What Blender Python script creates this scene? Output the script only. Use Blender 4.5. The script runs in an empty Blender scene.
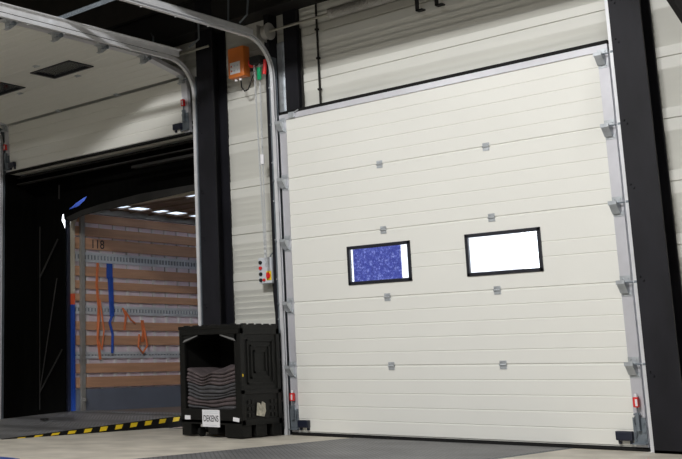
import bpy, bmesh, math, random
from mathutils import Vector, Matrix, Euler
random.seed(7)
S = bpy.context.scene
COL = S.collection
PI = math.pi

# ------------------------------------------------------------------ camera
F_PX = 1088.92
cam_d = bpy.data.cameras.new('camera'); cam = bpy.data.objects.new('camera', cam_d); COL.objects.link(cam)
cam_d.sensor_width = 36.0; cam_d.sensor_fit = 'HORIZONTAL'
cam_d.lens = F_PX * 36.0 / 682.0
cam_d.shift_x = 214.1021 / 682.0
cam_d.shift_y = -80.41 / 682.0
cam_d.clip_start = 0.05; cam_d.clip_end = 300
_rx, _ry, _rz = 0.1943, 0.8149, -0.0144
_f = Vector((-math.sin(_ry) * math.cos(_rx), math.cos(_ry) * math.cos(_rx), math.sin(_rx)))
_r = _f.cross(Vector((0, 0, 1))).normalized(); _u = _r.cross(_f)
_r2 = math.cos(_rz) * _r + math.sin(_rz) * _u
_u2 = -math.sin(_rz) * _r + math.cos(_rz) * _u
_f.normalize()
cam.matrix_world = Matrix(((_r2.x, _u2.x, -_f.x, 6.6837), (_r2.y, _u2.y, -_f.y, -8.5077), (_r2.z, _u2.z, -_f.z, 0.6655), (0, 0, 0, 1)))
S.camera = cam

# ------------------------------------------------------------------ world, lights, exposure
W = bpy.data.worlds.new('world'); S.world = W; W.use_nodes = True
W.node_tree.nodes['Background'].inputs[0].default_value = (0.92, 0.95, 1.0, 1)
W.node_tree.nodes['Background'].inputs[1].default_value = 4.5
S.view_settings.view_transform = 'Standard'; S.view_settings.look = 'None'
S.view_settings.exposure = 0.0; S.view_settings.gamma = 1.0; S.view_settings.use_curve_mapping = False

def area(name, loc, target, sx, sy, power, col=(1, 0.99, 0.975)):
    l = bpy.data.lights.new(name, 'AREA'); l.shape = 'RECTANGLE'; l.size = sx; l.size_y = sy
    l.energy = power; l.color = col
    o = bpy.data.objects.new(name, l); COL.objects.link(o); o.location = loc
    o.rotation_euler = (Vector(target) - Vector(loc)).to_track_quat('-Z', 'Y').to_euler()
    return o
LAMPS = [((3.0, -7.2, 5.50), 1.4, 0.18, 480, (2.4, 0, 1.4)),
         ((-2.5, -7.6, 5.50), 1.4, 0.18, 75, (-2.5, -5, 0)),  # this and the next two are added fill lamps for ambient light
         ((4.0, -11.5, 5.50), 1.4, 0.18, 130, (3.0, -8, 0)),
         ((9.0, -7.0, 5.50), 1.4, 0.18, 80, (7.0, -5, 0))]
for (p, sx, sy, pw, tg) in LAMPS:
    area('hall_and_fill_light', p, tg, sx, sy, pw)
area('roof_fill', (-2.5, -7.6, 5.72), (-2.5, -5.0, 7.0), 1.4, .18, 14)  # both upward lights are added to brighten the dark roof
area('roof_fill', (3.0, -7.2, 5.72), (2.0, -5.5, 7.0), 1.4, .18, 10)

# ------------------------------------------------------------------ materials
def mat(name, col, rough=0.5, metal=0.0, var=0.0, scale=4.0, bump=0.0, bscale=60.0, stretch=(1, 1, 1), detail=4.0, spec=None):
    m = bpy.data.materials.new(name); m.use_nodes = True
    nt = m.node_tree; b = nt.nodes['Principled BSDF']
    b.inputs['Roughness'].default_value = rough; b.inputs['Metallic'].default_value = metal
    if spec is not None: b.inputs['Specular IOR Level'].default_value = spec
    tc = nt.nodes.new('ShaderNodeTexCoord'); mp = nt.nodes.new('ShaderNodeMapping')
    mp.inputs['Scale'].default_value = stretch; nt.links.new(tc.outputs['Object'], mp.inputs[0])
    n = nt.nodes.new('ShaderNodeTexNoise'); n.inputs['Scale'].default_value = scale; n.inputs['Detail'].default_value = detail
    nt.links.new(mp.outputs[0], n.inputs[0])
    r = nt.nodes.new('ShaderNodeValToRGB')
    lo = [max(0, c * (1 - var)) for c in col]; hi = [min(1, c * (1 + var)) for c in col]
    r.color_ramp.elements[0].color = (*lo, 1); r.color_ramp.elements[1].color = (*hi, 1)
    r.color_ramp.elements[0].position = 0.3; r.color_ramp.elements[1].position = 0.7
    nt.links.new(n.outputs['Fac'], r.inputs[0]); nt.links.new(r.outputs[0], b.inputs['Base Color'])
    if bump:
        n2 = nt.nodes.new('ShaderNodeTexNoise'); n2.inputs['Scale'].default_value = bscale
        nt.links.new(mp.outputs[0], n2.inputs[0])
        bp = nt.nodes.new('ShaderNodeBump'); bp.inputs['Strength'].default_value = bump; bp.inputs['Distance'].default_value = 0.01
        nt.links.new(n2.outputs['Fac'], bp.inputs['Height']); nt.links.new(bp.outputs[0], b.inputs['Normal'])
    return m

M = {}
M['door'] = mat('white_door_enamel', (0.74, 0.74, 0.70), 0.42, var=0.012, scale=2)
M['endcap'] = mat('door_end_cap', (0.58, 0.58, 0.62), 0.35, 0.35, var=0.04, scale=8)
M['wall'] = mat('sandwich_panel', (0.60, 0.60, 0.56), 0.45, var=0.05, scale=1.5, stretch=(0.5, 1, 4))
M['galv'] = mat('galvanised_steel', (0.50, 0.53, 0.56), 0.35, 0.5, var=0.18, scale=14)
M['galvdark'] = mat('dull_galvanised_steel', (0.20, 0.23, 0.26), 0.5, 0.6, var=0.15, scale=10)
M['railzinc'] = mat('zinc_lashing_rail', (0.52, 0.54, 0.56), 0.45, 0.2, var=0.1)
M['bright'] = mat('bright_zinc_track', (0.72, 0.73, 0.76), 0.32, 0.3, var=0.06, scale=12)
M['column'] = mat('black_painted_steel', (0.010, 0.010, 0.0135), 0.55, 0.0, var=0.35, scale=5, stretch=(1, 1, 0.4), spec=0.22)
M['black'] = mat('matt_black', (0.008, 0.008, 0.008), 0.8, var=0.2)
M['rubber'] = mat('black_rubber', (0.009, 0.009, 0.009), 0.7, var=0.2, spec=0.15)
M['frame'] = mat('black_window_frame', (0.012, 0.013, 0.02), 0.4, var=0.1)
M['ceiling'] = mat('dark_roof_deck', (0.30, 0.27, 0.23), 0.7, var=0.25, scale=3)
M['beam'] = mat('dark_roof_steel', (0.012, 0.011, 0.011), 0.6, var=0.2)
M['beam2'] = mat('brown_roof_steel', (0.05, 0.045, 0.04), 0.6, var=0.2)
M['floor'] = mat('concrete_floor', (0.50, 0.465, 0.40), 0.6, var=0.2, scale=3.2, bump=0.08, bscale=40, detail=8)
M['yard'] = mat('yard_asphalt', (0.12, 0.12, 0.12), 0.9, var=0.2)
M['orange'] = mat('orange_plastic', (0.62, 0.17, 0.03), 0.4, var=0.06)
M['white'] = mat('white_label', (0.75, 0.75, 0.78), 0.5, var=0.03)
M['ctl'] = mat('grey_control_box', (0.55, 0.58, 0.62), 0.45, var=0.03)
M['red'] = mat('red_plastic', (0.65, 0.02, 0.02), 0.4, var=0.05)
M['green'] = mat('green_plastic', (0.0, 0.30, 0.12), 0.4, var=0.05)
M['yellow'] = mat('yellow_plastic', (0.85, 0.60, 0.02), 0.4, var=0.04)
M['navy'] = mat('dark_blue_plastic', (0.012, 0.015, 0.03), 0.35, var=0.1)
M['crate'] = mat('black_crate_plastic', (0.006, 0.006, 0.0055), 0.5, var=0.2, scale=9, bump=0.1, bscale=25, spec=0.25)
M['wood'] = mat('truck_batten_wood', (0.44, 0.245, 0.145), 0.55, var=0.14, scale=3, stretch=(1, 0.6, 8))
M['roofwood'] = mat('truck_roof_sheet', (0.17, 0.12, 0.09), 0.6, var=0.15, scale=3)
M['tarpin'] = mat('truck_wall_sheet', (0.50, 0.44, 0.47), 0.6, var=0.10, scale=5)
nt_ = M['tarpin'].node_tree; a1_ = nt_.nodes.new('ShaderNodeAddShader'); t1_ = nt_.nodes.new('ShaderNodeBsdfTranslucent'); t1_.inputs[0].default_value = (.12, .105, .11, 1)
nt_.links.new(nt_.nodes['Principled BSDF'].outputs[0], a1_.inputs[0]); nt_.links.new(t1_.outputs[0], a1_.inputs[1]); nt_.links.new(a1_.outputs[0], nt_.nodes['Material Output'].inputs[0])
M['kick'] = mat('grey_kick_panel', (0.12, 0.135, 0.17), 0.5, var=0.08, scale=4)
M['truckfloor'] = mat('truck_floor_ply', (0.16, 0.12, 0.10), 0.6, var=0.15)
M['postwhite'] = mat('post_cream', (0.42, 0.38, 0.30), 0.5, var=0.05)
M['postgrey'] = mat('post_grey', (0.26, 0.25, 0.23), 0.45, 0.3, var=0.12)
M['blue'] = mat('blue_paint', (0.012, 0.055, 0.30), 0.4, var=0.05)
M['orangered'] = mat('orange_red_paint', (0.62, 0.09, 0.03), 0.4, var=0.05)
M['strap_o'] = mat('orange_strap', (0.55, 0.15, 0.05), 0.7, var=0.1)
M['strap_b'] = mat('blue_strap', (0.012, 0.06, 0.33), 0.7, var=0.1)
M['blank_b'] = mat('brown_blanket', (0.075, 0.058, 0.060), 0.9, var=0.3, scale=18, bump=0.5, bscale=50)
M['blank_g'] = mat('grey_blanket', (0.058, 0.057, 0.062), 0.9, var=0.3, scale=18, bump=0.5, bscale=50)
M['ink'] = mat('black_ink', (0.02, 0.02, 0.025), 0.6)
M['sheetout'] = mat('truck_body_outside', (0.8, 0.8, 0.82), 0.5)
M['shelter'] = mat('dock_shelter_fabric', (0.002, 0.002, 0.0018), 0.95, var=0.3, scale=3, stretch=(8, 8, .5), spec=0.03)
M['hem'] = mat('dock_shelter_hem', (0.022, 0.021, 0.02), 0.7, var=0.2, spec=.1)
M['spring'] = mat('oiled_spring_steel', (0.42, 0.41, 0.39), 0.45, 0.3, var=0.15)
M['shaft'] = mat('zinc_shaft', (0.42, 0.41, 0.36), 0.4, 0.6, var=0.1)

def glassy(name, tint=(1, 1, 1), rough=0.0, mixf=0.12):
    m = bpy.data.materials.new(name); m.use_nodes = True; nt = m.node_tree; nt.nodes.clear()
    out = nt.nodes.new('ShaderNodeOutputMaterial'); mx = nt.nodes.new('ShaderNodeMixShader'); mx.inputs[0].default_value = mixf
    t = nt.nodes.new('ShaderNodeBsdfTransparent'); t.inputs[0].default_value = (*tint, 1)
    g = nt.nodes.new('ShaderNodeBsdfGlossy'); g.inputs['Roughness'].default_value = rough
    nt.links.new(t.outputs[0], mx.inputs[1]); nt.links.new(g.outputs[0], mx.inputs[2]); nt.links.new(mx.outputs[0], out.inputs[0])
    return m
M['glass'] = glassy('clear_pane', (0.96, 0.98, 1.0), 0.08, 0.12)

def dirty_film():
    m = bpy.data.materials.new('blue_speckled_sheet'); m.use_nodes = True; nt = m.node_tree; nt.nodes.clear()
    out = nt.nodes.new('ShaderNodeOutputMaterial'); tr = nt.nodes.new('ShaderNodeBsdfTranslucent'); df = nt.nodes.new('ShaderNodeBsdfDiffuse')
    mx = nt.nodes.new('ShaderNodeMixShader'); mx.inputs[0].default_value = 0.3
    tc = nt.nodes.new('ShaderNodeTexCoord'); n = nt.nodes.new('ShaderNodeTexNoise'); n.inputs['Scale'].default_value = 48; n.inputs['Detail'].default_value = 8; n.inputs['Roughness'].default_value = 0.75
    nt.links.new(tc.outputs['Object'], n.inputs[0])
    r = nt.nodes.new('ShaderNodeValToRGB'); e = r.color_ramp.elements
    e[0].position = 0.44; e[0].color = (0.12, 0.14, 0.40, 1); e[1].position = 0.64; e[1].color = (0.85, 0.88, 0.98, 1)
    k = e.new(0.53); k.color = (0.18, 0.21, 0.52, 1)
    nt.links.new(n.outputs['Fac'], r.inputs[0])
    nt.links.new(r.outputs[0], tr.inputs[0]); nt.links.new(r.outputs[0], df.inputs[0])
    nt.links.new(tr.outputs[0], mx.inputs[1]); nt.links.new(df.outputs[0], mx.inputs[2]); nt.links.new(mx.outputs[0], out.inputs[0])
    return m
M['bluefilm'] = dirty_film()

def translucent(name, col):
    m = bpy.data.materials.new(name); m.use_nodes = True; nt = m.node_tree; nt.nodes.clear()
    out = nt.nodes.new('ShaderNodeOutputMaterial'); tr = nt.nodes.new('ShaderNodeBsdfTranslucent'); tr.inputs[0].default_value = (*col, 1)
    nt.links.new(tr.outputs[0], out.inputs[0]); return m
M['flap'] = translucent('blue_rain_flap', (0.22, 0.30, 0.60))
M['skylight'] = translucent('translucent_roof_sheet', (0.60, 0.64, 0.68))

def tread():
    m = mat('tread_plate_steel', (0.21, 0.21, 0.215), 0.5, 0.25, var=0.22, scale=2.5)
    nt = m.node_tree; b = nt.nodes['Principled BSDF']
    tc = nt.nodes.new('ShaderNodeTexCoord'); mp = nt.nodes.new('ShaderNodeMapping')
    mp.inputs['Rotation'].default_value = (0, 0, PI / 4); mp.inputs['Scale'].default_value = (28, 28, 28)
    nt.links.new(tc.outputs['Object'], mp.inputs[0])
    ck = nt.nodes.new('ShaderNodeTexVoronoi'); ck.distance = 'CHEBYCHEV'; ck.inputs['Randomness'].default_value = 0.0; ck.inputs['Scale'].default_value = 1
    nt.links.new(mp.outputs[0], ck.inputs[0])
    rr = nt.nodes.new('ShaderNodeValToRGB'); rr.color_ramp.elements[0].position = .12; rr.color_ramp.elements[0].color = (1.6, 1.6, 1.6, 1); rr.color_ramp.elements[1].position = .42; rr.color_ramp.elements[1].color = (.5, .5, .5, 1)
    nt.links.new(ck.outputs['Distance'], rr.inputs[0]); mu = nt.nodes.new('ShaderNodeMix'); mu.data_type = 'RGBA'; mu.blend_type = 'MULTIPLY'; mu.inputs[0].default_value = 1
    src = b.inputs['Base Color'].links[0].from_socket; nt.links.new(src, mu.inputs[6]); nt.links.new(rr.outputs[0], mu.inputs[7]); nt.links.new(mu.outputs[2], b.inputs['Base Color'])
    bp = nt.nodes.new('ShaderNodeBump'); bp.inputs['Strength'].default_value = 0.9; bp.inputs['Distance'].default_value = 0.012; bp.invert = True
    nt.links.new(ck.outputs['Distance'], bp.inputs['Height']); nt.links.new(bp.outputs[0], b.inputs['Normal'])
    return m
M['tread'] = tread()

# ------------------------------------------------------------------ mesh helpers
class MB:
    def __init__(s): s.bm = bmesh.new()
    def box(s, x0, x1, y0, y1, z0, z1, rot=None, bevel=0):
        vs = [Vector((x, y, z)) for x in (x0, x1) for y in (y0, y1) for z in (z0, z1)]
        if rot:
            c = Vector(((x0 + x1) / 2, (y0 + y1) / 2, (z0 + z1) / 2)); R = Euler(rot).to_matrix()
            vs = [c + R @ (v - c) for v in vs]
        v = [s.bm.verts.new(p) for p in vs]
        fs = [s.bm.faces.new([v[i] for i in f]) for f in ((0, 1, 3, 2), (4, 6, 7, 5), (0, 4, 5, 1), (2, 3, 7, 6), (0, 2, 6, 4), (1, 5, 7, 3))]
        if bevel:
            es = list({e for f in fs for e in f.edges})
            bmesh.ops.bevel(s.bm, geom=es, offset=bevel, segments=2, affect='EDGES', profile=0.7)
        return s
    def tube(s, pts, r, n=8, closed=False):
        pts = [Vector(p) for p in pts]; rings = []
        m = len(pts)
        up = None
        for i, p in enumerate(pts):
            if closed: d = pts[(i + 1) % m] - pts[i - 1]
            elif i == 0: d = pts[1] - p
            elif i == m - 1: d = p - pts[-2]
            else: d = (pts[i + 1] - p).normalized() + (p - pts[i - 1]).normalized()
            d.normalize()
            if up is None:
                up = Vector((0, 0, 1)) if abs(d.z) < 0.9 else Vector((1, 0, 0))
            a = d.cross(up)
            if a.length < 1e-4: a = d.cross(Vector((0, 1, 0.1)))
            a.normalize(); b = a.cross(d).normalized(); up = b
            rings.append([s.bm.verts.new(p + a * r * math.cos(2 * PI * k / n) + b * r * math.sin(2 * PI * k / n)) for k in range(n)])
        for i in range(m if closed else m - 1):
            A, B = rings[i], rings[(i + 1) % m]
            for k in range(n):
                s.bm.faces.new((A[k], A[(k + 1) % n], B[(k + 1) % n], B[k]))
        if not closed:
            s.bm.faces.new(rings[0][::-1]); s.bm.faces.new(rings[-1])
        return s
    def prism(s, prof, axis, a0, a1, smooth=False):
        """closed 2-D profile extruded along an axis; prof in the other two axes' order"""
        def P(u, v, a):
            return {'x': Vector((a, u, v)), 'y': Vector((u, a, v)), 'z': Vector((u, v, a))}[axis]
        A = [s.bm.verts.new(P(u, v, a0)) for u, v in prof]; B = [s.bm.verts.new(P(u, v, a1)) for u, v in prof]
        n = len(prof)
        for i in range(n): s.bm.faces.new((A[i], A[(i + 1) % n], B[(i + 1) % n], B[i]))
        s.bm.faces.new(A[::-1]); s.bm.faces.new(B)
        return s
    def sweep(s, path, prof):
        """profile (side, normal) swept along a path lying in an y-z plane; path entries (x,y,z)"""
        pts = [Vector(p) for p in path]; rings = []; X = Vector((1, 0, 0))
        for i, p in enumerate(pts):
            d = (pts[min(i + 1, len(pts) - 1)] - pts[max(i - 1, 0)]).normalized(); nrm = d.cross(X)
            rings.append([s.bm.verts.new(p + X * u + nrm * v) for u, v in prof])
        n = len(prof)
        for i in range(len(rings) - 1):
            for k in range(n): s.bm.faces.new((rings[i][k], rings[i][(k + 1) % n], rings[i + 1][(k + 1) % n], rings[i + 1][k]))
        s.bm.faces.new(rings[0][::-1]); s.bm.faces.new(rings[-1])
        return s
    def cyl(s, p0, p1, r, n=16): return s.tube([p0, p1], r, n)
    def build(s, name, m, parent=None, M4=None, smooth=False, origin=None):
        bmesh.ops.recalc_face_normals(s.bm, faces=s.bm.faces[:])
        me = bpy.data.meshes.new(name)
        if origin is not None: bmesh.ops.translate(s.bm, verts=s.bm.verts[:], vec=-Vector(origin))
        s.bm.to_mesh(me); s.bm.free()
        for mm in (m if isinstance(m, (list, tuple)) else [m]): me.materials.append(mm)
        if smooth:
            for p in me.polygons: p.use_smooth = True
            me.set_sharp_from_angle(angle=math.radians(40))
        o = bpy.data.objects.new(name, me); COL.objects.link(o)
        if parent: o.parent = parent
        if M4 is not None: o.matrix_basis = M4
        elif origin is not None: o.location = origin
        return o

def tag(o, label=None, cat=None, group=None, kind=None):
    if label: o['label'] = label
    if cat: o['category'] = cat
    if group: o['group'] = group
    if kind: o['kind'] = kind
    return o
def empty(name, loc, label=None, cat=None, group=None, kind=None, rz=0):
    o = bpy.data.objects.new(name, None); COL.objects.link(o); o.location = loc; o.rotation_euler = (0, 0, rz)
    return tag(o, label, cat, group, kind)
def copy_tree(o, parent=None):
    c = o.copy(); COL.objects.link(c)
    if parent: c.parent = parent
    for ch in [k for k in KIDS.get(o, [])] if False else list(o.children): copy_tree(ch, c)
    return c
def text_mesh(name, s, size, m, parent, loc, rot, extr=0.001, sx=1.0, bold=0.0):
    c = bpy.data.curves.new(name, 'FONT'); c.body = s; c.size = size; c.extrude = extr; c.align_x = 'CENTER'; c.align_y = 'CENTER'; c.offset = bold
    t = bpy.data.objects.new(name + '_tmp', c); COL.objects.link(t)
    dg = bpy.context.evaluated_depsgraph_get(); me = bpy.data.meshes.new_from_object(t.evaluated_get(dg))
    bpy.data.objects.remove(t); bpy.data.curves.remove(c)
    me.materials.clear(); me.materials.append(m)
    o = bpy.data.objects.new(name, me); COL.objects.link(o); o.parent = parent; o.location = loc; o.rotation_euler = rot; o.scale = (sx, 1, 1)
    return o

FZ = -0.03          # hall floor
WY = 0.12           # front of the sandwich panel wall
DX = -4.57          # offset from the right door to the left door

# ------------------------------------------------------------------ setting
tag(MB().box(-9, 12, -14.5, 0.13, FZ - 0.3, FZ).build('floor', M['floor']), 'pale beige concrete hall floor', 'floor', kind='structure')
tag(MB().box(-40, 40, 0.2, 60, -1.3, -1.2).build('yard_ground', M['yard']), 'grey yard outside beyond the doors', 'ground', kind='structure')

SEAMS = [-.0 + 0.485 * k + 0.025 for k in range(-1, 14)]
def wall_profile(z0, z1):
    """front line of the sandwich panels: (y, z) points from z0 up to z1"""
    P = []
    for s0 in SEAMS:
        pts = [(0.014, s0 - 0.004), (0.014, s0 + 0.004), (0.0, s0 + 0.007), (0.0, s0 + 0.085)]
        z = s0 + 0.09
        for k in range(5):
            pts += [(0.026, z), (0.002, z + 0.056)]
            z += 0.060
        pts += [(0.0, s0 + 0.395), (0.0, s0 + 0.478)]
        P += pts
    P = [(y, z) for y, z in P if z0 < z < z1]
    return [(0.0, z0)] + P + [(0.0, z1)]
def wall_seg(mb, x0, x1, z0, z1, y=WY):
    pr = [(y + a, z) for a, z in wall_profile(z0, z1)] + [(y + 0.12, z1), (y + 0.12, z0)]
    mb.prism(pr, 'x', x0, x1)
w = MB()
wall_seg(w, -9, -4.69, FZ, 6.2)
wall_seg(w, -1.16, -0.06, FZ, 6.2)
wall_seg(w, 3.28, 12, FZ, 6.2)
wall_seg(w, -4.69, -1.16, 3.12, 6.2)
wall_seg(w, -0.06, 3.28, 3.12, 6.2)
tag(w.build('wall_back', M['wall']), 'off-white ribbed sandwich panel wall around the dock doors', 'wall', kind='structure')
tag(MB().box(-9.2, -9, -14.5, .3, FZ, 6.2).build('wall_left', M['wall']), 'pale hall wall at the left', 'wall', kind='structure')
tag(MB().box(12, 12.2, -14.5, .3, FZ, 6.2).build('wall_right', M['wall']), 'pale hall wall at the right', 'wall', kind='structure')
tag(MB().box(-9.2, 12.2, -14.7, -14.5, FZ, 6.2).build('wall_front', M['wall']), 'pale hall wall behind the viewer', 'wall', kind='structure')
c = MB(); x = -9.0
prof = []
z = 6.2
y = -14.5
while y < 0.24:
    prof += [(y, z), (y + 0.12, z), (y + 0.15, z + 0.06), (y + 0.27, z + 0.06)]; y += 0.3
prof += [(0.3, z), (0.3, z + .3), (-14.5, z + .3)]
c.prism(prof, 'x', -9.2, 12.2)
tag(c.build('ceiling', M['ceiling']), 'dark corrugated roof deck', 'ceiling', kind='structure')
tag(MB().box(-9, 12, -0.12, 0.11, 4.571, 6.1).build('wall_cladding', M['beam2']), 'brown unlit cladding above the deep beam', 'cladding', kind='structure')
def hbeam_x(y, z0, z1, wd=0.2):
    m = MB(); m.box(-9, 12, y - wd / 2, y + wd / 2, z0, z0 + .02); m.box(-9, 12, y - wd / 2, y + wd / 2, z1 - .02, z1); m.box(-9, 12, y - .01, y + .01, z0, z1)
    return m
tag(MB().box(-9, 12, -0.16, 0.11, 4.20, 4.22).box(-9, 12, -0.16, 0.11, 4.55, 4.57).box(-9, 12, -0.10, 0.11, 4.22, 4.55).build('ceiling_beam', M['beam']), 'black deep beam above both dock doors', 'beam', kind='structure')
for (yy, za, zb) in [(-2.5, 4.27, 5.6), (-1.0, 5.6, 6.1), (-5.2, 5.75, 6.15), (-8, 5.75, 6.15), (-11, 5.75, 6.15)]:  # first, deep beam is added to block lamp light from the upper wall
    tag(hbeam_x(yy, za, zb).build('ceiling_beam', M['beam2']), 'dark roof beam parallel to the door wall, the deep one added to block light', 'beam', kind='structure')

# steel columns
def hcolumn(x0, x1, y0, y1, label):
    m = MB()
    m.box(x0, x1, y0, y0 + .018, FZ, 6.15); m.box(x0, x1, y1 - .018, y1, FZ, 6.15)
    xm = (x0 + x1) / 2; m.box(xm - .008, xm + .008, y0 + .018, y1 - .018, FZ, 6.15)
    m.box(x0 - .0, x1 + .0, y0 + .0, y1, FZ, FZ + .02)
    for zc in (.55, 1.25, 1.95, 2.45, 3.1, 3.42):
        for q in (0, 1): m.cyl((x0 + .03 + .022 * q, y0 - .012, zc - .03 * q), (x0 + .03 + .022 * q, y0, zc - .03 * q), .007, 6)
    return tag(m.build('steel_column', M['column']), label, 'column', kind='structure')
hcolumn(-1.11, -0.875, -0.11, 0.119, 'black steel column at the right of the open dock door')
hcolumn(3.318, 3.555, -0.10, 0.119, 'black steel column right of the closed dock door')
tag(MB().box(-0.225, -0.165, -0.02, WY - .001, FZ, 6.1).box(-0.165, 0.0, 0.055, WY - .001, FZ, 3.1).box(-0.03, 0.13, 0.055, WY - .001, 3.14, 4.2).build('door_jamb_post', M['column']),
    'black jamb post at the left of the closed dock door', 'post', kind='structure')
tag(MB().box(3.27, 3.316, 0.03, WY - .001, FZ, 6.1).build('door_jamb_post', M['column']), 'black jamb post at the right of the closed dock door', 'post', kind='structure')
b = MB().tube([(3.73, 0.05, 3.42), (4.30, 0.05, 2.1)], 0.05, 4)
tag(b.build('wall_brace', M['beam']), 'dark diagonal steel brace on the wall at top right', 'brace')

# ------------------------------------------------------------------ sectional doors
PH = 0.61; XL, XR = 0.0, 3.155; CAPW = 0.085
GR = [k * 0.122 for k in range(1, 5)]
def face_prof(z0, z1, top=True, bot=True):
    P = []
    if bot: P += [(0.010, z0), (0.010, z0 + 0.005), (0.0, z0 + 0.011)]
    else: P += [(0.0, z0)]
    for g in GR:
        if z0 + .02 < g < z1 - .02: P += [(0.0, g - 0.006), (0.0045, g - 0.002), (0.0045, g + 0.002), (0.0, g + 0.006)]
    if top: P += [(0.0, z1 - 0.010), (0.008, z1 - 0.003), (0.008, z1)]
    else: P += [(0.0, z1)]
    return P + [(0.04, z1), (0.04, z0)]
WIN = [(0.655, 1.335), (1.875, 2.555)]; WZ0, WZ1 = 0.13, 0.49
def make_panel(kind):
    m = MB(); X0, X1 = XL, XR
    if kind != 'window': m.prism(face_prof(0, PH), 'x', X0, X1)
    else:
        m.prism(face_prof(0, WZ0 + .005, top=False), 'x', X0, X1)
        m.prism(face_prof(WZ1 - .005, PH, bot=False), 'x', X0, X1)
        xs = [X0, WIN[0][0] + .005, WIN[0][1] - .005, WIN[1][0] + .005, WIN[1][1] - .005, X1]
        for i in (0, 2, 4): m.prism(face_prof(WZ0 + .005, WZ1 - .005, False, False), 'x', xs[i], xs[i + 1])
    return m
def make_window(root, Mt, xa, xb):
    m = MB(); b = .030; y0, y1 = -.012, .014
    m.box(xa, xb, y0, y1, WZ0, WZ0 + b, bevel=.004); m.box(xa, xb, y0, y1, WZ1 - b, WZ1, bevel=.004)
    m.box(xa, xa + b, y0, y1, WZ0, WZ1, bevel=.004); m.box(xb - b, xb, y0, y1, WZ0, WZ1, bevel=.004)
    d_ = .006
    for (q0, q1, r0, r1) in ((xa + .0055, xb - .0055, WZ0 + .0055, WZ0 + .0055 + d_), (xa + .0055, xb - .0055, WZ1 - .0055 - d_, WZ1 - .0055), (xa + .0055, xa + .0055 + d_, WZ0 + .006, WZ1 - .006), (xb - .0055 - d_, xb - .0055, WZ0 + .006, WZ1 - .006)): m.box(q0, q1, .0, .041, r0, r1)
    fr = m.build('window_frame', M['frame'], root, Mt)
    MB().box(xa + b - .004, xb - b + .004, .004, .009, WZ0 + b - .004, WZ1 - b + .004).build('pane', M['glass'], fr)
    return fr
def make_hinge(root, Mt, x, z):
    m = MB()
    m.box(x - .03, x + .03, -.006, .0, z + .004, z + .034); m.box(x - .03, x + .03, -.006, .0, z - .034, z - .004)
    m.cyl((x - .03, -.010, z), (x + .03, -.010, z), .008, 10)
    for sx in (-.02, .02):
        for sz in (-.022, .022): m.cyl((x + sx, -.010, z + sz), (x + sx, -.004, z + sz), .006, 8)
    return m.build('hinge', M['galv'], root, Mt)
def make_bracket(root, Mt, side, z):
    """roller bracket on the end cap; side -1 left, +1 right"""
    xc = XL - CAPW / 2 if side < 0 else XR + CAPW / 2
    m = MB()
    m.box(xc - .04, xc + .04, -.010, -.004, z + .004, z + .05)
    m.box(xc - .04, xc + .04, -.010, -.004, z - .105, z - .06)
    m.prism([(-.006, z + .006), (-.085, z - .004), (-.085, z - .016), (-.03, z - .085), (-.006, z - .085)], 'x', xc - .038, xc + .022)
    m.box(xc - .045, xc + .02, -.08, -.072, z - .02, z + .012)
    for sx in (-.022, .022):
        m.cyl((xc + sx, -.018, z + .03), (xc + sx, -.008, z + .03), .008, 6); m.cyl((xc + sx, -.018, z - .088), (xc + sx, -.008, z - .088), .008, 6)
    br = m.build('roller_bracket', M['galv'], root, Mt)
    xo = (XL - CAPW - .055) if side < 0 else (XR + CAPW + .055)
    r = MB().cyl((xc, -.045, z - .004), (xo, -.045, z - .004), .006, 8).cyl((xo - .012, -.045, z - .004), (xo + .012, -.045, z - .004), .022, 14)
    r.build('roller', M['galvdark'], br, smooth=True)
    return br
def bottom_fitting(root, Mt, side):
    xc = XL - CAPW / 2 if side < 0 else XR + CAPW / 2
    m = MB()
    m.box(xc - .05, xc + .045, -.014, -.006, .02, .215); m.box(xc - .05, xc + .045, -.05, -.014, .02, .03)
    m.box(xc - .012, xc + .012, -.05, -.014, .12, .25); m.cyl((xc, -.03, .21), (xc, -.03, .30), .006, 8)
    m.cyl((xc - .03, -.03, .24), (xc + .02, -.03, .24), .008, 8)
    for sx in (-.035, .03):
        for sz in (.05, .11, .17): m.cyl((xc + sx, -.022, sz), (xc + sx, -.012, sz), .008, 6)
    f = m.build('cable_bracket', M['galvdark'], root, Mt)
    r = MB().box(xc - .018, xc + .020, -.055, -.018, .290, .365, bevel=.006); r = r.build('safety_clip', M['red'], f); r['label'] = 'red safety clip'
    MB().box(xc + .0, xc + .016, -.058, -.052, .30, .35).cyl((xc, -.035, .365), (xc, -.035, .39), .012, 10).build('clip_tag', M['white'], f)
    xs = XL + .012 if side < 0 else XR - .012
    w_ = MB().tube([(xs - side * .0 + side * .02, -.022, .06), (xs + side * .035, -.03, .11), (xs + side * .02, -.03, .20), (xs + side * .045, -.02, .25)], .004, 6)
    w_.build('signal_cable', M['galvdark'], f)
    x0, x1 = (0.012, 0.135) if side < 0 else (3.02, 3.145)
    MB().box(x0, x1, -.045, -.001, .045, .115, bevel=.012).box(x0 + .01, x0 + .03, -.02, -.001, .02, .045).box(x1 - .03, x1 - .01, -.02, -.001, .02, .045).build('buffer_handle', M['navy'], root, Mt)
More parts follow.
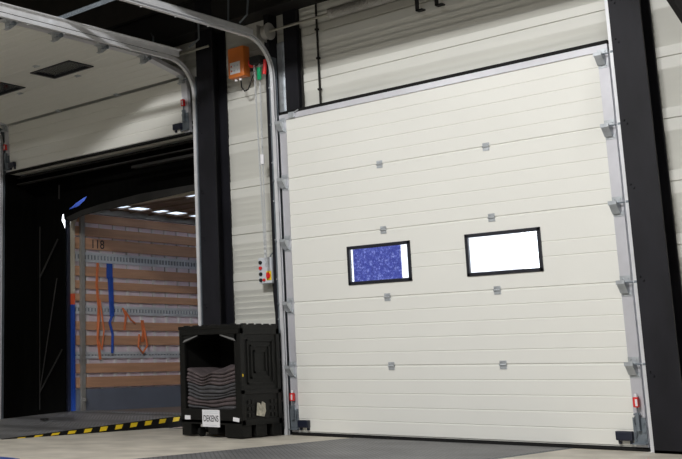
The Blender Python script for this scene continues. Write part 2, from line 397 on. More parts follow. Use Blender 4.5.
def sectional_door(name, dx, mats4, label):
    root = empty(name, (dx, 0, 0), label, 'dock door', kind='structure')
    for i, Mt in enumerate(mats4):
        make_panel('window' if i == 2 else 'plain').build('door_panel', M['door'], root, Mt)
        MB().box(XL - CAPW, XL - .001, -.004, .042, 0.0, PH).build('end_cap', M['endcap'], root, Mt)
        MB().box(XR + .001, XR + CAPW, -.004, .042, 0.0, PH).build('end_cap', M['endcap'], root, Mt)
        if i == 2:
            for xa, xb in WIN: make_window(root, Mt, xa, xb)
        if i > 0:
            for xh in (1.066, 2.138): make_hinge(root, Mt, xh, 0)
            for sd in (-1, 1): make_bracket(root, Mt, sd, 0)
    Mb = mats4[0]; Mtp = mats4[-1]
    MB().box(XL - CAPW, XR + CAPW, -.004, .045, -.010, 0.0).build('bottom_rail', M['rubber'], root, Mb)
    MB().prism([(-.004, -.010), (0.04, -.012), (0.045, -.022), (0.03, FZ), (0.0, FZ), (-.010, -.022)], 'x', XL - CAPW, XR + CAPW).build('bottom_seal', M['rubber'], root, Mb)
    m = MB().box(XL - CAPW, XR + CAPW, -.006, .045, PH, PH + .055); m.build('top_profile', M['endcap'], root, Mtp)
    MB().box(XL - CAPW, XR + CAPW, .0, .07, PH + .056, PH + .088).build('top_seal', M['rubber'], root, Mtp)
    for sd in (-1, 1):
        make_bracket(root, Mtp, sd, PH - .03)
        bottom_fitting(root, Mb, sd)
    xc = XL + .05
    MB().box(xc, xc + .07, -.03, -.006, PH + .0, PH + .06, bevel=.006).cyl((xc + .06, -.02, PH + .05), (xc + .12, -.02, PH + .07), .006, 6).build('top_stop', M['galv'], root, Mtp)
    return root
closed = [Matrix.Translation((0, 0, PH * k)) for k in range(5)]
sectional_door('door_1', 0, closed, 'closed white sectional dock door with two windows')
def panel_M(y, z, a): return Matrix.Translation((0, y, z)) @ Matrix.Rotation(a, 4, 'X')
op = [panel_M(0.0, 3.145, math.radians(3.5))]
yy, zz = -0.065, 3.765
a = math.radians(78.0); op.append(panel_M(yy, zz, a)); yy -= PH * math.sin(a); zz += PH * math.cos(a)
for k in range(3):
    a = math.radians(89.6); op.append(panel_M(yy, zz, a)); yy -= PH * math.sin(a); zz += PH * math.cos(a)
sectional_door('door_2', DX, op, 'raised white sectional dock door folded back under the roof above the truck')

# ------------------------------------------------------------------ door tracks
def door_track(x, side, base, label, vert_gal=True):
    """side: -1 the track is left of its door, +1 right of it. x: roller wheel line"""
    t = empty('door_track', (x, -0.045, FZ), label, 'door track')
    o = Vector((x, -0.045, FZ))
    zt = 3.50; R = 0.38
    path = [(x, -.045, FZ + .002), (x, -.045, 1.0), (x, -.045, 2.0), (x, -.045, zt)]
    for k in range(1, 11):
        an = k / 10 * PI / 2
        path.append((x, -.045 - R * (1 - math.cos(an)), zt + R * math.sin(an)))
    horiz0 = path[-1]
    # C section: opening towards the door (side*-1)
    s = side
    prof = [(s * .020, -.02), (s * .020, .02), (-s * .016, .02), (-s * .016, .010), (-s * .012, .010), (-s * .012, .016), (s * .016, .016), (s * .016, -.016), (-s * .012, -.016), (-s * .012, -.010), (-s * .016, -.010), (-s * .016, -.02)]
    MB().sweep([Vector(p) - o for p in path[:4]], prof).build('vertical_rail', M['bright'], t)
    MB().sweep([Vector(p) - o for p in path[3:]], prof).build('curved_rail', M['bright'], t)
    h1 = (x, -3.6, zt + R + .0)
    hz = MB().sweep([Vector(p) - o for p in (horiz0, (x, -2, zt + R), h1)], prof)
    hz.build('horizontal_rail', M['bright'], t)
    an_ = MB()
    xi = s * .024 ; xo = s * .030
    z0 = zt + R
    an_.box(min(xi, xo), max(xi, xo), -3.6 - o.y, -.30 - o.y, z0 + .024 - o.z, z0 + .095 - o.z)
    an_.box(min(xi, xi + s * .05), max(xi, xi + s * .05), -3.6 - o.y, -.30 - o.y, z0 + .09 - o.z, z0 + .096 - o.z)
    for k in range(7): an_.cyl((xi + s * .0 - s * .004 - s * .018, -.55 - k * .45 - o.y, z0 - .034 - o.z), (xi - s * .022, -.55 - k * .45 - o.y, z0 - .028 - o.z), .009, 8)
    an_.build('support_angle', M['bright'], t)
    # vertical fixing angle
    v = MB()
    v.box(min(s * .024, s * .030), max(s * .024, s * .030), -.055 + .045, .10, 0, 3.83 - FZ - .1)
    v.box(min(s * .024, s * .072), max(s * .024, s * .072), .022, .028, 0, 3.83 - FZ - .1)
    v.build('fixing_angle', M['galvdark'], t)
    for k in range(9):
        zc = .32 + k * .39
        for (dxx, dz) in ((.045, .015), (.062, .0)):
            MB().cyl((s * dxx, .010, zc + dz), (s * dxx, .024, zc + dz), .008, 6).build('bolt', M['galv'], t)
    return t
door_track(-.112, -1, 0, 'galvanised curved track left of the closed white door')
door_track(XR + CAPW + .055, 1, 0, 'galvanised track between closed white door and black column')
door_track(XL - CAPW - .055 + DX, -1, 0, 'galvanised track at the far left of the open dock door')
door_track(-1.205, 1, 0, 'galvanised curved track right of the open dock door')
m = MB().box(-0.160, -0.034, .101, .112, 3.12, 3.9).box(-.085, -.08, .08, .104, 3.12, 3.9)
for z_ in (3.3, 3.42, 3.6, 3.75): m.cyl((-.055, .09, z_), (-.055, .105, z_), .012, 6); m.cyl((-.11, .09, z_ - .05), (-.11, .105, z_ - .05), .012, 6)
tag(m.build('spring_end_plate', M['galv']), 'galvanised slotted mounting plate above the closed door left edge', 'mounting plate')
# cross strut between the two long tracks
st = MB(); st.box(-1.26, -.1, -1.95, -1.945, 3.978, 4.028); st.box(-1.26, -.1, -1.95, -1.91, 4.023, 4.028)
for k in range(26): st.box(-1.22 + k * .04, -1.205 + k * .04, -1.953, -1.950, 3.993, 4.013)
tag(st.build('cross_strut', M['galvdark']), 'perforated steel strut bridging the two overhead tracks', 'strut')

# torsion shafts
def torsion(x0, x1, springs, label, drum_x, ys=-.10):
    t = empty('torsion_shaft', (x0, ys, 3.975), label, 'spring shaft')
    o = Vector((x0, -.10, 3.99))
    MB().cyl((-.05, 0, 0), (x1 - x0, 0, 0), .0135, 12).build('shaft', M['shaft'], t, smooth=True)
    for a_, b_ in springs:
        n = int((b_ - a_) / .020)
        pts = [(a_ - x0 + (b_ - a_) * i / (n * 10), .045 * math.cos(2 * PI * i / 10), .045 * math.sin(2 * PI * i / 10)) for i in range(n * 10)]
        MB().tube(pts, .0085, 5).cyl((a_ - x0 - .03, 0, 0), (a_ - x0 + .02, 0, 0), .05, 16).build('torsion_spring', M['spring'], t, smooth=True)
    d = MB()
    d.tube([(drum_x - x0 - .03, 0, 0), (drum_x - x0 + .03, 0, 0)], .075, 20); d.cyl((drum_x - x0 + .03, 0, 0), (drum_x - x0 + .04, 0, 0), .09, 20)
    d.build('cable_drum', M['spring'], t, smooth=True)
    e = MB().box(drum_x - x0 - .075, drum_x - x0 - .069, -.08, .20, -.08, .08)
    e.build('end_bearing_plate', M['spring'], t)
    return t
torsion(-0.2, 3.3, [(.70, 1.42)], 'shaft and coiled spring above the closed white door', -0.12)
torsion(-4.7, -0.85, [], 'bare shaft stub above the open dock door', -1.34, -.19)
for i, (xx, ztp) in enumerate([(1.60, 3.79), (1.80, 3.79)]):
    tag(MB().box(xx - .035, xx + .0, -.03, -.024, ztp, 4.20).box(xx - .035, xx - .029, -.03, .03, ztp, 4.20).box(xx - .035, xx + .035, -.03, .03, ztp, ztp + .012).build('spring_hanger', M['black']),
        ['black angle hanger above the closed door, nearer the coiled spring', 'black angle hanger above the closed door, farther right from the coiled spring'][i], 'bracket')
# conduits on the wall above the closed door
for (xx, lab) in ((0.36, 'thin grey vertical conduit above the closed door, right of the bent one'), (0.115, 'thin grey bent conduit beside the black post above the closed door')):
    cm = MB().tube([(xx, .10, 3.145), (xx, .10, 4.00), (xx, .10, 4.20)] if xx > .3 else [(.150, .10, 3.145), (.150, .10, 3.98), (.06, .035, 4.06)], .011, 8)
    if xx > .3:
        for z_ in (3.3, 3.62, 3.92): cm.box(xx - .016, xx + .016, .082, .115, z_, z_ + .02)
    tag(cm.build('conduit', M['hem']), lab, 'conduit')
# bent hanging rods under the roof
for i, (xx, yy_) in enumerate([(-1.62, -.25), (-.93, -.25), (-.55, -.2), (-.25, -.25)]):
    rd = MB().tube([(xx - .12, -.165, 4.33), (xx, yy_, 4.24), (xx, yy_, 4.06), (xx - .14, yy_, 4.0)] if i < 2 else [(xx, -.17, 4.7), (xx, yy_, 4.16), (xx - .1, yy_, 4.1)], .011, 6)
    tag(rd.build('hanging_rod', M['galvdark']), ['bent grey rod hanging above the raised door', 'bent grey rod hanging above the black middle column', 'straight grey rod hanging above the orange drive unit', 'straight grey rod hanging above the cable drum'][i], 'rod')

# ------------------------------------------------------------------ chain hoist drive, control box
dr = empty('door_drive', (-.52, -.02, 3.575), 'orange chain drive unit on the wall beside the curved track', 'door drive')
MB().box(-.12, .10, -.11, .0, 0.0, .33, bevel=.03).build('housing', M['orange'], dr)
MB().box(-.085, .05, -.114, -.109, .04, .165).build('rating_plate', M['white'], dr)
MB().box(-.02, .02, -.002, .138, .1, .25).build('mounting_bracket', M['galvdark'], dr)
for a_ in range(3):
    for b_ in range(2): MB().box(-.073 + a_ * .042, -.057 + a_ * .042, -.116, -.1135, .065 + b_ * .05, .083 + b_ * .05).build('rating_print', M['orangered'] if a_ == 0 else M['ctl'], dr)
MB().cyl((.13, -.03, .13), (.19, -.03, .13), .045, 14).build('gear_cap', M['red'], dr, smooth=True)
MB().tube([(-.03 + .02, -.03, 0), (0.0, -.04, -.09), (.05, -.05, -.15), (.1, -.05, -.14), (.15, -.04, -.03), (.17, -.02, .05)], .008, 8).build('drive_cable', M['black'], dr, smooth=True)
for gx in (-.06, 0): MB().cyl((gx, -.05, -.025), (gx, -.05, .004), .016, 8).build('cable_gland', M['white'], dr)
MB().box(.19, .33, -.13, -.03, .09, .17, bevel=.01).build('chain_guide', M['black'], dr)
def chain(x0, z0, x1, z1, y):
    m_ = MB(); L = math.hypot(x1 - x0, z1 - z0); n = int(L / .026)
    for i in range(n):
        t_ = i / n; cx, cz = x0 + (x1 - x0) * t_, z0 + (z1 - z0) * t_
        pts = []
        for k in range(8):
            an = 2 * PI * k / 8; u_, v_ = .009 * math.cos(an), .018 * math.sin(an)
            pts.append((cx + (u_ if i % 2 else 0), y + (0 if i % 2 else u_), cz + v_))
        m_.tube(pts, .003, 5, closed=True)
    return m_
chain(.215, .10, .265, -2.0, -.08).build('hand_chain', M['railzinc'], dr)
chain(.285, .10, .275, -2.0, -.08).build('hand_chain', M['railzinc'], dr)
MB().cyl((.275, -.08, -.86), (.275, -.08, -.96), .022, 12).build('chain_connector', M['white'], dr)
MB().tube([(.355, -.07, .12), (.345, -.07, .02), (.335, -.07, -.03)], .020, 8).build('pull_tag', M['red'], dr)['label'] = 'red pull tag'
MB().box(.285, .325, -.125, -.10, -.09, .04, bevel=.008).build('pull_tag', M['green'], dr)['label'] = 'green pull tag'
cb = empty('control_box', (-.34, .05, 1.43), 'pale grey push-button control box on the wall left of the closed door', 'control box')
MB().box(-.085, .085, -.06, .07, 0, .26, bevel=.012).build('housing', M['ctl'], cb)
for k, (zz_, mm) in enumerate([(.21, 'black'), (.155, 'red'), (.095, 'black'), (.035, 'black')]):
    bt = MB().cyl((-.052, -.075, zz_), (-.052, -.06, zz_), .018, 14).build('push_button', M[mm], cb, smooth=True); bt['label'] = ('red' if mm == 'red' else 'black') + ' push button'
MB().cyl((-.01, -.075, .035), (-.01, -.06, .035), .014, 12).build('push_button', M['red'], cb, smooth=True)['label'] = 'red push button'
MB().box(.02, .08, -.065, -.06, .03, .12).build('switch_plate', M['yellow'], cb)
MB().cyl((.048, -.075, .075), (.048, -.06, .075), .026, 14).box(.038, .058, -.09, -.07, .045, .105).build('main_switch', M['red'], cb)
MB().tube([(.05, 0, .005), (.055, .01, -.2), (.075, .03, -.6), (.09, .03, -1.455)], .011, 8).build('feed_cable', M['black'], cb)
MB().tube([(.04, -.03, .255), (.07, -.02, .30), (.1, 0, .34), (.11, .03, 1.2)], .006, 6).build('supply_cable', M['galvdark'], cb)

# ------------------------------------------------------------------ dock levellers
def hazard(L, h0, h1, y0, x, parent, o):
    mb = MB(); n = 32
    st = L / n
    bm = mb.bm
    mb.prism([(y0, FZ), (y0 + L, FZ), (y0 + L, h1), (y0, h0)], 'x', x - .012, x)
    obj_ = mb.build('side_skirt', M['rubber'], parent, Matrix.Translation(-o))
    k = 0
    y = y0 + .16
    while y < y0 + L - .1:
        za = h0 + (h1 - h0) * (y - y0) / L; hh = max(.02, min(.048, (za - FZ) * .75))
        MB().prism([(y, za - .004 - hh), (y + .095, za + .0015 - hh), (y + .12, za - .004), (y + .02, za - .006)], 'x', x, x + .0015).build('hazard_stripe', M['yellow'], obj_)
        y += .215
lv = empty('dock_leveller', (-2.95, -.7, FZ), 'raised steel tread-plate dock leveller ramp with yellow and black edge', 'dock leveller')
o = Vector((-2.95, -.7, FZ)); TI = Matrix.Translation(-o)
y0, y1, h0, h1 = -2.05, .42, FZ + .006, 0.09
MB().prism([(y0, FZ), (y1, FZ), (y1, h1), (y0, h0)], 'x', -3.95, -1.963).build('platform', M['tread'], lv, TI)
MB().prism([(y1 - .02, h1 - .02), (y1 + .42, .088), (y1 + .42, .096), (y1 - .02, h1 + .008)], 'x', -3.85, -2.05).build('lip', M['tread'], lv, TI)
hazard(y1 - y0, h0, h1 - .001, y0, -1.95, lv, o)
MB().box(-3.17, -3.09, -.62, -.56, .052, .075, bevel=.008).build('lifting_eye', M['black'], lv, TI)
lv2 = empty('dock_leveller', (1.65, -1.2, FZ), 'flat grey tread-plate dock leveller in the floor before the closed door', 'dock leveller')
o = Vector((1.65, -1.2, FZ))
MB().box(.65, 2.65, -3.2, -.004, FZ - .01, FZ + .005).build('platform', M['tread'], lv2, Matrix.Translation(-o))
for xe in (.63, 2.65): MB().box(xe, xe + .02, -3.2, -.004, FZ - .01, FZ + .003).build('edge_angle', M['galvdark'], lv2, Matrix.Translation(-o))
MB().box(.65, 2.65, -.03, -.004, FZ + .005, FZ + .012).build('lip_hinge', M['rubber'], lv2, Matrix.Translation(-o))
tag(MB().box(-.62, -.1, -3.5, -3.27, FZ, FZ + .002).build('floor_marking', M['blue']), 'blue painted floor line at the bottom left corner', 'floor marking')

# ------------------------------------------------------------------ dock shelter (outside the open door)
sh = empty('dock_shelter', (-2.95, .3, -1.2), 'black fabric dock shelter curtains around the truck rear', 'dock shelter')
o = Vector((-2.95, .3, -1.2)); TI = Matrix.Translation(-o)
MB().box(-4.72, -4.64, .13, .512, -1.2, 3.3).box(-1.22, -1.16, .13, 1.0, -1.2, 3.3).box(-4.72, -1.16, .13, 1.0, 3.2, 3.3).box(-4.68, -4.63, .0, .13, FZ, 3.12).build('shelter_housing', M['shelter'], sh, TI)
def ngon_y(pts, y, t):
    return MB().prism(pts, 'y', y, y + t)
# side curtain with the gap beside the truck post
ngon_y([(-4.66, -1.2), (-4.06, -1.2), (-4.06, .5), (-4.06, 2.36), (-4.10, 2.45), (-4.135, 2.50), (-4.12, 2.57), (-4.08, 2.59), (-3.99, 2.63), (-3.85, 2.695), (-3.7, 2.745), (-3.6, 2.765), (-3.3, 2.80), (-3.3, 3.25), (-4.66, 3.25)], .5, .012).build('side_curtain', M['shelter'], sh, TI)
ngon_y([(-1.75, -1.2), (-1.17, -1.2), (-1.17, 3.25), (-1.75, 3.25)], .5, .012).build('side_curtain', M['shelter'], sh, TI)
ngon_y([(-3.92, 2.47), (-3.7, 2.52), (-3.3, 2.545), (-2.6, 2.565), (-1.7, 2.60), (-1.7, 3.25), (-3.3, 3.25), (-3.58, 2.78), (-3.66, 2.70), (-3.77, 2.645), (-3.98, 2.62), (-4.07, 2.58), (-4.06, 2.50)], .485, .012).build('top_curtain', M['shelter'], sh, TI)
ngon_y([(-3.92, 2.46), (-3.7, 2.51), (-3.3, 2.535), (-2.6, 2.555), (-1.7, 2.59), (-1.7, 2.66), (-2.6, 2.66), (-3.3, 2.62), (-3.7, 2.58), (-4.0, 2.52)], .465, .018).build('curtain_hem', M['hem'], sh, TI)
MB().tube([(-4.50, .44, .1), (-4.50, .44, 2.45)], .006, 6).tube([(-4.50, .44, 1.78), (-4.13, .44, 2.25)], .012, 6).tube([(-4.50, .44, .32), (-4.05, .44, .85)], .010, 6).tube([(-4.50, .44, .32), (-4.15, .44, 1.75)], .009, 6).build('shelter_strut', M['hem'], sh, TI)
ngon_y([(-4.03, 2.60), (-3.5, 2.60), (-3.5, 2.83), (-4.03, 2.83)], .54, .004).build('rain_flap', M['flap'], sh, TI)
MB().box(-4.6, -1.3, .13, .2, 2.985, 3.0).box(-4.6, -1.3, .14, .18, 3.07, 3.085).box(-2.4, -1.3, .12, .2, 2.90, 2.93).build('shelter_rail', M['hem'], sh, TI)
MB().box(-3.95, -3.93, .3, .31, 2.74, 2.92).build('shelter_cord', M['hem'], sh, TI)

# ------------------------------------------------------------------ truck body at the open door
TL, TR, TY0, TY1, TF, TC = -4.15, -1.72, .74, 8.0, .07, 2.71
tk = empty('truck', (-2.93, 4, -1.2), 'truck box body with wooden battens seen through the open door', 'truck')
o = Vector((-2.93, 4, -1.2)); TI = Matrix.Translation(-o)
MB().box(TL - .06, TR + .06, TY0, TY1, TF - .14, TF).build('load_floor', M['truckfloor'], tk, TI)
MB().box(-3.6, -2.2, 1.2, TY1, -.55, TF - .14).build('chassis', M['black'], tk, TI)
for yy_ in (5.8, 7.0):
    for sx in (-3.95, -1.9):
        wh = MB().cyl((sx - .14, yy_, -.7), (sx + .14, yy_, -.7), .5, 24).build('wheel', M['rubber'], tk, TI, smooth=True)
wl = MB().box(TL - .05, TL - .03, TY0 - .02, TY1, TF, TC); wl.build('side_sheet', M['tarpin'], tk, TI)
ps = MB(); y = .93
y = TY0 + .20
while y < TY1:
    ps.box(TL - .03, TL - .012, y, y + .045, .348, 2.62); y += .247
ps.build('wall_stud', mat('pale_stud', (.62, .60, .60), .5), tk, TI)
MB().box(TR + .02, TR + .05, TY0 + .1, TY1, TF, TC).build('side_sheet', M['tarpin'], tk, TI)
MB().box(TR + .052, TR + .07, TY0 + .1, TY1, TF - .2, TC + .04).build('outer_side_panel', M['sheetout'], tk, TI)['label'] = 'white outer side panel'
MB().box(TL, TR, TY1 - .05, TY1, TF, TC).build('front_bulkhead', M['roofwood'], tk, TI)
BO = [(2.506, 2.621), (2.326, 2.447), (2.151, 2.300), (1.80, 1.926), (1.632, 1.737), (1.472, 1.567), (1.10, 1.21), (.907, 1.029), (.55, .671), (.367, .499)]
for a_, b_ in BO:
    MB().box(TL - .012, TL + .012, TY0 - .01, TY1 - .05, a_, b_, bevel=.003).build('batten', M['wood'], tk, TI)
for a_, b_ in ((1.985, 2.115), (1.305, 1.42), (.735, .82)):
    m = MB()
    m.box(TL - .012, TL + .004, TY0 - .01, TY1 - .05, a_, a_ + .035); m.box(TL - .012, TL + .004, TY0 - .01, TY1 - .05, b_ - .035, b_)
    rbk = (a_, b_)
    y = TY0 + .02
    while y < 5.0:
        m.box(TL - .008, TL + .004, y, y + .028, a_ + .03, b_ - .03); y += .058
    lr = m.build('lashing_rail', M['railzinc'], tk, TI)
    MB().box(TL - .012, TL - .009, TY0 - .01, TY1 - .05, rbk[0], rbk[1]).build('slot_backing', M['galvdark'], lr)
MB().box(TL - .012, TL + .016, TY0 - .01, TY1 - .05, TF, .348).build('kick_board', M['kick'], tk, TI)
MB().box(TL - .03, TL + .02, TY0 + .1, TY1, 2.635, TC).build('roof_rail', M['postgrey'], tk, TI)
# roof with translucent panes; right-hand row unseen, added to light the wall
SK = [(1.22, 1.82), (1.95, 2.5), (2.68, 3.2), (3.4, 3.9), (4.1, 4.6), (4.8, 5.3)]
rf = MB(); xa, xb = -3.97, -3.72
rf.box(TL - .06, xa, TY0, TY1, TC, TC + .04); rf.box(xb, -2.7, TY0, TY1, TC, TC + .04); rf.box(-1.85, TR + .06, TY0, TY1, TC, TC + .04)
yp = TY0
for a_, b_ in SK: rf.box(xa, xb, yp, a_, TC, TC + .04); yp = b_
rf.box(xa, xb, yp, TY1, TC, TC + .04)
yp = TY0
for a_, b_ in SK: rf.box(-2.7, -1.85, yp, a_, TC, TC + .04); yp = b_
rf.box(-2.7, -1.85, yp, TY1, TC, TC + .04)
y = 1.0
while y < 7.8: rf.box(TL, TR, y, y + .03, TC - .02, TC); y += .36
rf.build('roof_panel', M['roofwood'], tk, TI)
for a_, b_ in SK: MB().box(xa, xb, a_, b_, TC + .01, TC + .014).build('roof_and_fill_pane', M['skylight'], tk, TI); MB().box(-2.7, -1.85, a_, b_, TC + .01, TC + .014).build('roof_and_fill_pane', M['skylight'], tk, TI)
# rear corner posts
MB().box(-4.19, -4.10, .66, .70, 1.56, 2.40).tube([(-4.14, .69, 2.38), (-4.13, .69, 2.48), (-4.07, .69, 2.56), (-3.95, .69, 2.60), (-3.6, .69, 2.62), (-1.7, .69, 2.62)], .035, 8).build('rear_post', M['postwhite'], tk, TI)
pa = MB().box(-4.19, -4.10, .66, .70, 1.42, 1.56).build('rear_post', M['orangered'], tk, TI); pa['label'] = 'orange-red section of the rear post'
pa = MB().box(-4.19, -4.10, .66, .70, TF, 1.42).build('rear_post', M['blue'], tk, TI); pa['label'] = 'blue section of the rear post'
MB().box(-4.178, -4.138, .60, .655, TF, 2.54).build('post_edge', M['navy'], tk, TI)
MB().box(TL + .0, TL + .05, .81, .875, TF, 2.60).cyl((TL + .07, .84, .2), (TL + .07, .84, .24), .025, 8).build('door_pillar', M['postgrey'], tk, TI)
text_mesh('number_marking', '118', .165, M['ink'], tk, Vector((TL + .0135, 1.13, 2.222)) - o, (PI / 2, 0, PI / 2), .0008, 1.0, .0015)

# straps hanging on the truck side
def strap(pts, w_, m_, label, name='lashing_strap', extra=None):
    o_ = Vector(pts[0]); s_ = MB()
    for (p, q) in zip(pts[:-1], pts[1:]):
        s_.prism([(p[1] - w_ / 2, p[2]), (p[1] + w_ / 2, p[2]), (q[1] + w_ / 2, q[2]), (q[1] - w_ / 2, q[2])], 'x', p[0], p[0] + .012)
    if extra: extra(s_)
    return tag(s_.build(name, m_, origin=o_), label, 'strap', 'straps hanging on the truck side rail')
xs = TL + .018
strap([(xs, 1.12, 1.98), (xs, 1.10, 1.7), (xs, 1.13, 1.4), (xs, 1.11, .98), (xs, 1.15, .72)], .035, M['strap_o'], 'orange lashing strap hanging straight, leftmost on the truck side',
      extra=lambda s_: s_.tube([(xs + .03, 1.13, 1.5), (xs + .04, 1.19, 1.1), (xs + .03, 1.16, .85), (xs + .04, 1.08, 1.0), (xs + .03, 1.12, 1.3)], .012, 6))
strap([(xs, 1.33, 1.98), (xs, 1.33, 1.78)], .10, M['strap_b'], 'blue lashing strap hanging from the middle lashing rail', extra=lambda s_: (
    s_.prism([(1.30, 1.79), (1.37, 1.79), (1.385, 1.28), (1.33, 1.28)], 'x', xs, xs + .03), s_.tube([(xs + .02, 1.36, 1.3), (xs + .02, 1.31, 1.2), (xs + .02, 1.36, 1.05), (xs + .02, 1.35, .80)], .018, 6)))
strap([(xs, 1.56, 1.40), (xs, 1.62, 1.30), (xs, 1.59, 1.10)], .03, M['strap_o'], 'short orange strap looped just right of the blue strap', extra=lambda s_: s_.tube([(xs + .03, 1.58, 1.36), (xs + .04, 1.68, 1.24), (xs + .03, 1.76, 1.2)], .012, 6))
strap([(xs, 1.92, 1.24), (xs, 1.95, 1.1), (xs, 1.92, .95)], .05, M['strap_o'], 'bunched orange strap coil farthest right on the truck side', extra=lambda s_: s_.tube([(xs + .03, 1.84, 1.05), (xs + .05, 1.80, .88), (xs + .03, 1.9, .80), (xs + .05, 1.97, .9), (xs + .03, 1.93, 1.15)], .014, 6))

# ------------------------------------------------------------------ blue sheet outside the left window
tag(MB().box(.40, .94, .45, .46, -1.2, 2.3).build('blue_tarpaulin', M['bluefilm']), 'blue speckled sheet outside behind the left window of the closed door', 'tarpaulin')

# ------------------------------------------------------------------ folding crate with blankets
CX0, CX1, CY0, CY1, CZ0, CZ1 = -.862, -.102, -.715, -.138, FZ, 1.010
cr = empty('crate', (CX0, CY0, CZ0), 'black folding bulk crate with open front beside the open dock door', 'crate')
W_, D_, H_ = CX1 - CX0, CY1 - CY0, CZ1 - CZ0
m = MB()      # pallet feet and deck
m.box(0, W_, 0, D_, .13, .165, bevel=.006)
for xx in (0.0, W_ - .21): 
    for yy_ in (0.0, D_ - .14): m.box(xx, xx + (.21 if xx > 0 else .12), yy_, yy_ + .14, 0.01, .13, bevel=.012)
m.box(.34, .46, .0, .14, .03, .13, bevel=.01).box(W_ - .21, W_, .2, .36, .01, .13, bevel=.01)
m.build('pallet_base', M['crate'], cr)
for xx in (.17, .52):
    MB().cyl((xx, .08, .045), (xx + .03, .08, .045), .045, 14).build('castor', M['rubber'], cr, smooth=True)
# front wall with opening
m = MB(); t = .035
m.box(0, W_, 0, t, .12, .262, bevel=.006)
m.box(0, .055, 0, t, .26, H_ - .02, bevel=.008); m.box(W_ - .065, W_, 0, t, .26, H_ - .02, bevel=.008)
m.box(0, W_, -.008, t, H_ - .085, H_ - .01, bevel=.008)
m.prism([(.03, H_ - .16), (.06, H_ - .16), (.24, H_ - .10), (.24, H_ - .07), (.03, H_ - .07)], 'y', .0, t)
m.prism([(W_ - .03, H_ - .16), (W_ - .06, H_ - .16), (W_ - .24, H_ - .10), (W_ - .24, H_ - .07), (W_ - .03, H_ - .07)], 'y', .0, t)
m.build('front_wall', M['crate'], cr)
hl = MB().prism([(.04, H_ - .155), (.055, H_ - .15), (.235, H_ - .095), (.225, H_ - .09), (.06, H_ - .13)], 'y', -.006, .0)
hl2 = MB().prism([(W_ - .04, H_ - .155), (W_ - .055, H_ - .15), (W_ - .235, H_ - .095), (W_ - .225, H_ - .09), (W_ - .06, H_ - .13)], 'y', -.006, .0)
M['lip'] = mat('painted_highlight', (.16, .16, .16), .35)  # lighter grey painted in as highlights at the opening's upper corners
hl.build('corner_highlight', M['lip'], cr); hl2.build('corner_highlight', M['lip'], cr)
def ribbed_side(xf, sgn):
    m_ = MB(); x0_, x1_ = (xf - .03, xf) if sgn > 0 else (xf, xf + .03)
    m_.box(x0_, x1_, 0.03, D_, .12, H_ - .02)
    e0, e1 = (xf, xf + .012) if sgn > 0 else (xf - .012, xf)
    for (ya, yb, za, zb) in ((0.0, .05, .12, H_ - .02), (D_ - .05, D_, .12, H_ - .02), (0, D_, H_ - .09, H_ - .03), (0, D_, .40, .44), (0, D_, .12, .17)):
        m_.box(e0, e1, ya, yb, za, zb, bevel=.004)
    for (i0, j0) in ((.10, .05), (.15, .10), (.2, .15)):
        ya, yb, za, zb = i0, D_ - i0, .44 + j0, H_ - .09 - j0
        m_.box(e0, e1, ya, ya + .015, za, zb); m_.box(e0, e1, yb - .015, yb, za, zb); m_.box(e0, e1, ya, yb, zb - .015, zb); m_.box(e0, e1, ya, yb, za, za + .015)
    for k in range(3):
        for q in range(2):
            for base in (.09, .42): m_.box(e0, e1, base + q * .05, base + q * .05 + .035, .19 + k * .06, .225 + k * .06)
    return m_
ribbed_side(W_, 1).build('side_wall', M['crate'], cr); ribbed_side(0, -1).build('side_wall', M['crate'], cr)
MB().box(0.03, W_ - .03, D_ - .03, D_, .12, H_ - .02).build('rear_wall', M['crate'], cr)
m = MB()
m.box(-.012, W_ + .012, -.014, .03, H_ - .035, H_, bevel=.008); m.box(-.012, W_ + .012, D_ - .03, D_, H_ - .035, H_, bevel=.008)
m.box(-.012, .03, 0, D_, H_ - .035, H_, bevel=.008); m.box(W_ - .03, W_ + .012, 0, D_, H_ - .035, H_, bevel=.008)
for k in range(5): m.box(W_ - .02, W_ + .014, .05 + k * .11, .10 + k * .11, H_ - .01, H_ + .010, bevel=.004)
for k in range(6): m.box(.06 + k * .12, .12 + k * .12, -.012, .02, H_ - .01, H_ + .008, bevel=.004)
m.build('rim', M['crate'], cr)
MB().box(.02, W_ - .02, .02, D_ - .02, H_ - .03, H_ - .018).build('light_block_lid', M['crate'], cr)  # unseen cover, added to keep the crate interior dark
lb = MB().box(.275, .495, -.006, -.001, .098, .255).build('paper_label', M['white'], cr)
text_mesh('lettering', 'DEKENS', .080, M['ink'], lb, (.385, -.0065, .172), (PI / 2, 0, 0), .0006, .66, .0012)
for (pa_, pb_, pc_, pd_) in ((.295, .475, .222, .228), (.315, .455, .112, .117), (.295, .475, .24, .244)): MB().box(pa_, pb_, -.0068, -.0062, pc_, pd_).build('print_line', M['ctl'], lb)
MB().box(.045, .115, -.005, 0, .16, .198).build('tag_sticker', M['white'], cr)
MB().box(.66, .735, -.005, 0, .155, .19, rot=(0, .12, 0)).build('tag_sticker', M['white'], cr)
st_ = MB(); e = W_ + .012
st_.prism([(.20, .205), (.31, .19), (.335, .24), (.33, .31), (.285, .33), (.27, .29), (.25, .315), (.215, .32)], 'x', e, e + .002)
st_.build('torn_sticker', mat('torn_paper', (.42, .40, .33), .7, var=.35, scale=30), cr)
MB().box(W_ + .0, W_ + .014, .02, .03, .56, .585).build('latch', M['yellow'], cr)

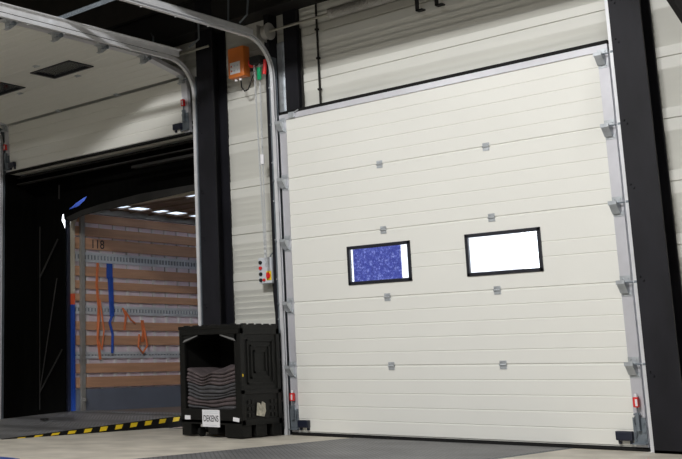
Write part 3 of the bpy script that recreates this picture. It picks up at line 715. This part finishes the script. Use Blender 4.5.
# blankets, folded, one above the other
nx = 44
surf = [CZ0 + .167] * (nx + 1)
hs = [.058, .060, .068, .055, .068, .058, .064]
labs = ['bottom dark folded moving blanket in the black crate', 'second dark folded blanket from the bottom of the stack', 'third folded blanket from the bottom, brownish',
        'middle grey folded blanket of the stack in the crate', 'thick grey-brown folded blanket third from the top', 'brown folded blanket just under the top one', 'topmost rumpled brown blanket mounded on the stack']
for i, h_ in enumerate(hs):
    m = MB(); top = (i == 6)
    x0, x1 = CX0 + .058, CX1 - .068; yf, yb = CY0 + .022 + random.uniform(0, .014), CY1 - .06
    ph = random.uniform(0, 6); ph2 = random.uniform(0, 6)
    sec = [(.03, 0), (.008, .06), (0, .22), (.006, .38), (.024, .48), (.006, .58), (0, .74), (.010, .93), (.035, 1.0)]
    rings = []; new = []
    for k in range(nx + 1):
        u = k / nx; x = x0 + (x1 - x0) * u
        th = h_ * (1 + .17 * math.sin(5.5 * u + ph) + .06 * math.sin(15 * u + ph2)) + .005 * (2 * u - 1) ** 4
        hump = (.06 * math.exp(-((u - .6) / .22) ** 2) if top else 0)
        fo = .010 * math.sin(10 * u + ph2) + .004 * math.sin(27 * u + ph)
        zb_ = surf[k]; r_ = []
        for (dy, tz) in sec: r_.append(m.bm.verts.new((x, yf + dy + fo, zb_ + tz * th)))
        for yy_, tz, hf in ((yf + .14, 1.0, .5), ((yf + yb) / 2, 1.0, 1.0), (yb, 1.0, .6), (yb, 0.0, 0)):
            r_.append(m.bm.verts.new((x, yy_, zb_ + tz * th + hump * hf)))
        rings.append(r_); new.append(zb_ + th + .0015)
    for k in range(nx):
        A, B = rings[k], rings[k + 1]
        for q in range(len(A)): m.bm.faces.new((A[q], A[(q + 1) % len(A)], B[(q + 1) % len(A)], B[q]))
    m.bm.faces.new(rings[0]); m.bm.faces.new(rings[-1][::-1])
    ob = m.build('moving_blanket', M['blank_b'] if i in (2, 5, 6) else M['blank_g'], smooth=True, origin=((x0 + x1) / 2, yf, min(surf)))
    tag(ob, labs[i], 'blanket', 'folded moving blankets in the crate')
    surf = new

# ------------------------------------------------------------------ hall lamps: key lamp and added fill lamps
for i, (p, sx, sy, pw, tg) in enumerate(LAMPS):
    t = empty('hall_and_fill_lamp', (p[0], p[1], p[2] + .05), ['white trough hall lamp nearest the two dock doors', 'white trough lamp added as fill, nearest the hall left wall', 'white trough lamp added as fill, farthest from the dock doors', 'white trough lamp added as fill, nearest the hall right wall'][i], 'lamp', 'hall lamps')
    MB().box(-sx / 2 - .05, sx / 2 + .05, -.14, .14, .10, .14).box(-sx / 2 - .05, sx / 2 + .05, -.15, -.14, .03, .14).box(-sx / 2 - .05, sx / 2 + .05, .14, .15, .03, .14).build('lamp_housing', M['white'], t)
    MB().cyl((-.5, 0, .14), (-.5, 0, .65), .006, 6).cyl((.5, 0, .14), (.5, 0, .65), .006, 6).build('hanger', M['galvdark'], t)
